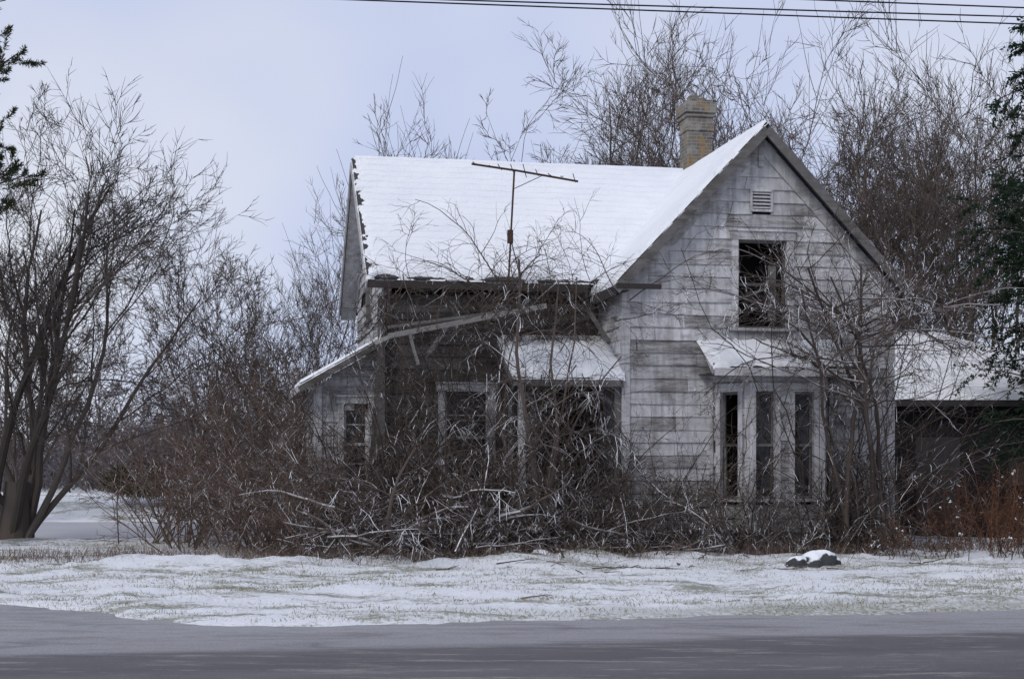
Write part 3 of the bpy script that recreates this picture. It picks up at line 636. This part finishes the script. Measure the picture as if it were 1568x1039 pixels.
# cedar at far right
CD=empty('cedar_tree',(11.35,2.6,0));r=np.random.default_rng(95)
trk,rt=grow(np.zeros((1,3)),np.array([[0,0,1.]]),np.array([10.6]),np.array([.2]),12,.05,.05,.02,.2,r)
ns=280;zz=r.uniform(.6,10.3,ns);an=r.uniform(0,6.3,ns);st=np.stack([np.zeros(ns),np.zeros(ns),zz],1);dr=np.stack([np.cos(an),np.sin(an),np.full(ns,.35)],1)
ln=(2.6-np.maximum(zz-6.5,0)*.30)*r.uniform(.55,1.15,ns);P1,R1=grow(st,dr,ln,np.full(ns,.03),9,.0,-.12,.06,.3,r)
s,d_,l,rd=kids(P1,R1,ln,10,.2,1,42,.4,.5,r,.005);P2,R2=grow(s,d_,l,rd,6,-.05,-.18,.08,.4,r)
put('trunk_and_limbs',[(trk,rt,10),(P1,R1,5)],BK_GREY,parent=CD)
M=170000;b=r.integers(0,len(P2),M);t_=r.uniform(0,.999,M)*5;i=t_.astype(int);f=(t_-i)[:,None]
pt=P2[b,i]*(1-f)+P2[b,i+1]*f+r.normal(0,.02,(M,3));T=nrm(P2[b,5]-P2[b,3])
quads('foliage',pt,T*.8+r.normal(0,.5,(M,3)),r.uniform(.06,.13,M),r.uniform(.02,.04,M),CEDAR,r,CD)
M=9000;r=np.random.default_rng(97);ph=r.normal(0,1,(M,3));ph=nrm(ph)*r.uniform(.5,1,(M,1))*np.array([1.1,.7,.45])
quads('evergreen_shrub',ph+np.array([-10.2,15.6,1.1]),nrm(ph)+r.normal(0,.5,(M,3)),r.uniform(.1,.2,M),np.full(M,.03),NEEDLE,r)
def weeds(name,seed,n,x0,x1,y0,y1,h0,h1,mat):
    r=np.random.default_rng(seed);st=np.stack([r.uniform(x0,x1,n),r.uniform(y0,y1,n),np.zeros(n)],1);dr=np.stack([r.normal(0,.3,n),r.normal(0,.3,n),np.ones(n)],1)
    pr=branchy(st,dr,r.uniform(h0,h1,n),r.uniform(.004,.009,n),[(7,.3,1,40,.3,.7,.03,0,.12,4,3)],8,(0,-.06),.07,4,seed,.003)
    W=empty(name);put('stems',pr,mat,parent=W);P=pr[1][0];M=n*22;b=r.integers(0,len(P),M);k=r.integers(1,4,M)
    quads('leaves',P[b,k]+r.normal(0,.02,(M,3)),r.normal(0,1,(M,3)),r.uniform(.03,.07,M),r.uniform(.015,.03,M),LEAF_R,r,W)
    m=int(n*.22);b=r.integers(0,len(P),m);pc=P[b,3]
    quads('snow_tufts',np.repeat(pc,6,0),r.normal(0,1,(m*6,3)),r.uniform(.02,.045,m*6),r.uniform(.02,.04,m*6),SNOW,r,W)
weeds('dry_weeds',101,200,7.2,10.3,-1.6,2.2,.7,1.7,BK_WEED)
weeds('dry_weeds',102,90,5.6,9.5,-2.3,-1.2,.3,.8,BK_VINE)
# grass
r=np.random.default_rng(110);M=150000;x=r.uniform(-11,10,M);y=r.uniform(-11.5,3,M)
dm=dmask(x,y);k=(dm>.15)&(r.random(M)<np.clip((fbm(x*.6,y*1.6,9,5)+.14)*1.8+np.exp(-dm/.5)*.6*(x>-1),.03,1))
x,y=x[k],y[k];n=len(x);pt=np.stack([x,y,gh(x,y)-.01],1)
quads('grass',pt,np.stack([r.normal(0,.8,n),r.normal(0,.8,n),np.ones(n)],1),r.uniform(.02,.075,n),np.full(n,.007),STRAW,r)
n=6500;x=r.uniform(-8,7.5,n);y=-1.9+.19*(x-1)+r.normal(0,.6,n)+(x<-3)*1.2;pt=np.stack([x,y,gh(x,y)-.01],1)
quads('tall_dead_grass',pt,np.stack([r.normal(0,.5,n),r.normal(0,.5,n),np.ones(n)],1),r.uniform(.06,.32,n),np.full(n,.008),BK_RED,r)
# twigs and debris on the snow, mostly near the house
r=np.random.default_rng(124);n=26;x=r.uniform(-1.5,6.5,n);y=-3.3+np.abs(r.normal(0,.7,n))*-1+.19*(x-2);x[:3]=[-.55,.1,-.9];y[:3]=[-8.4,-8.3,-8.0]
an=r.normal(0,1.,n);st=np.stack([x,y,gh(x,y)+.02],1)
tp=branchy(st,np.stack([np.cos(an),np.sin(an),np.full(n,.1)],1),r.uniform(.2,.8,n),r.uniform(.006,.016,n),[(3,.2,1,40,.4,.6,0,0,.15,4,3)],7,(0,0),.16,5,124,.004)
tp=[(np.concatenate([P[...,:2],(gh(P[...,0],P[...,1])+.012+.25*np.clip(P[...,2]-P[:,:1,2],0,.3))[...,None]],-1),R,S) for P,R,S in tp]
put('twigs_on_snow',tp,BK_SNOW)
def rock(name,loc,s,mat,seed):
    a=np.linspace(0,2*np.pi,25)[:-1];b=np.linspace(-.3,np.pi/2,9);A,B=np.meshgrid(a,b)
    rr=1+.9*fbm(np.cos(A)*1.6+5,np.sin(A)*1.6+B+seed,seed,3)*np.cos(B)
    V=np.stack([np.cos(A)*np.cos(B)*rr*s[0],np.sin(A)*np.cos(B)*rr*s[1],np.sin(B)*s[2]*rr],-1)+np.array(loc)
    I=np.arange(A.size).reshape(A.shape);I2=np.roll(I,-1,1);F=np.stack([I[:-1],I2[:-1],I2[1:],I[1:]],-1)
    return mesh_np(name,V,F,mat,None,True)
q=NT('snow_capped_stone');g=q.n('ShaderNodeNewGeometry');nzz=q.n('ShaderNodeSeparateXYZ',{0:g.outputs['Normal']}).outputs[2]
q.col(q.mix(q.ramp(q.math('ADD',nzz,q.math('MULTIPLY',q.noise(q.coord(),9,5),.7)),[(.72,0.),(.85,1.)]),(.06,.06,.065),(.84,.86,.9)));q.bump(q.noise(q.coord(),9,5),.8,.05);CAP=q.m
for i,(x,y,s) in enumerate(((4.55,-3.0,.26),(4.28,-3.1,.17),(4.8,-2.85,.15),(.45,-2.3,.22))):
    rock('snow_capped_stone',(x,y,.05),(s,s*.7,s*.85),CAP,i+3)
# ---------------------------------------------------------------- antenna
AN=empty('tv_antenna');r=np.random.default_rng(5)
def rod(p,rad,S=6):
    P=np.array(p,float)[None];return (P,np.full((1,P.shape[1]),rad),S)
parts=[rod([(-.08,-.2,4.2),(-.02,-.2,5.4),(.04,-.2,6.52)],.019),rod([(-.68,-.28,6.60),(.1,-.2,6.50),(1.12,-.1,6.34)],.019)]
for i,xx in enumerate(np.linspace(-.62,1.05,9)):
    z=6.60-(xx+.68)*.145;L=.34-.02*i;tl=.05*r.normal();parts.append(rod([(xx-.03,-.25-L,z+.02+tl),(xx,-.25,z+.01),(xx+.03,-.25+L,z+.02-tl)],.008,4))
parts.append(rod([(.04,-.2,6.2),(.5,-.16,6.42)],.008,4));parts.append(rod([(-.03,-.2,5.28),(-.03,-.2,5.5)],.055,8))
parts.append(rod([(-.02,-.2,5.35),(.12,.3,4.85)],.01,4));parts.append(rod([(-.08,-.2,4.25),(-.1,.35,4.25)],.014,4))
put('mast_and_elements',parts,RUST,parent=AN)
# ---------------------------------------------------------------- wires + poles
def wire(a,b):
    a=np.array(a);b=np.array(b);t=np.linspace(-4,6,60)[:,None];P=a+(b-a)*t;return rod(P,.011,5)
WB=flat('wire_black',(.02,.02,.02));UP=empty('utility_line')
def W(px1,py1,px2,py2):
    r_=[]
    for px,py in ((px1,py1),(px2,py2)):
        d=6.4*2250/(706-py);r_.append(((px-784)/2250*d,d-25,8.0))
    return r_
wl=[wire(*W(545,0,1568,37)),wire(*W(690,0,1568,26)),wire(*W(1250,0,1568,12))]
put('wires',wl,WB,parent=UP)
pm=MB()
for x,y in ((-30,-8.2),(34,-.6)):
    pm.box(x-.13,x+.13,y-.13,y+.13,-.2,8.6);pm.box(x-.08,x+.08,y-1.1,y+1.1,7.85,7.97)
pm.obj('poles',flat('pole_wood',(.1,.08,.06)),UP,.03)
# ---------------------------------------------------------------- shed on the right
SH=empty('old_shed',(0,0,0));mb=MB();y0,y1=5.2,9.5;x0,x1=7.3,13.6
mb.box(x0,x1,y0,y1,-.1,2.9);mb.obj('walls',flat('black_boards',(.022,.02,.022),nscale=4),SH)
e=(x0-.3,x1+.3,y0-.35,y1+.35);z0_,z1_=2.85,4.45;ym=(y0+y1)/2
A,B,Cc,D=(e[0],e[2],z0_),(e[1],e[2],z0_),(e[1],e[3],z0_),(e[0],e[3],z0_);R0,R1=(x0-.3,ym,z1_),(9.3,ym,z1_)
me=MB();me.quad(A,B,R1,R0);me.quad(Cc,D,R0,R1);me.V+=[B,Cc,R1,A,R0,D];n=len(me.V)-6;me.F+=[(n,n+1,n+2),(n+3,n+4,n+5)]
me.obj('roof',m_snow('shed_snow',1),SH)
fa=MB();fa.box(e[0],e[1],e[2]-.02,e[2]+.02,2.72,2.84);fa.box(8.3,9.2,y0-.03,y0-.002,.1,2.1);fa.box(10.2,10.9,y0-.03,y0-.002,1.1,1.9);fa.obj('fascia_and_doors',flat('shed_trim',(.05,.048,.05)),SH)
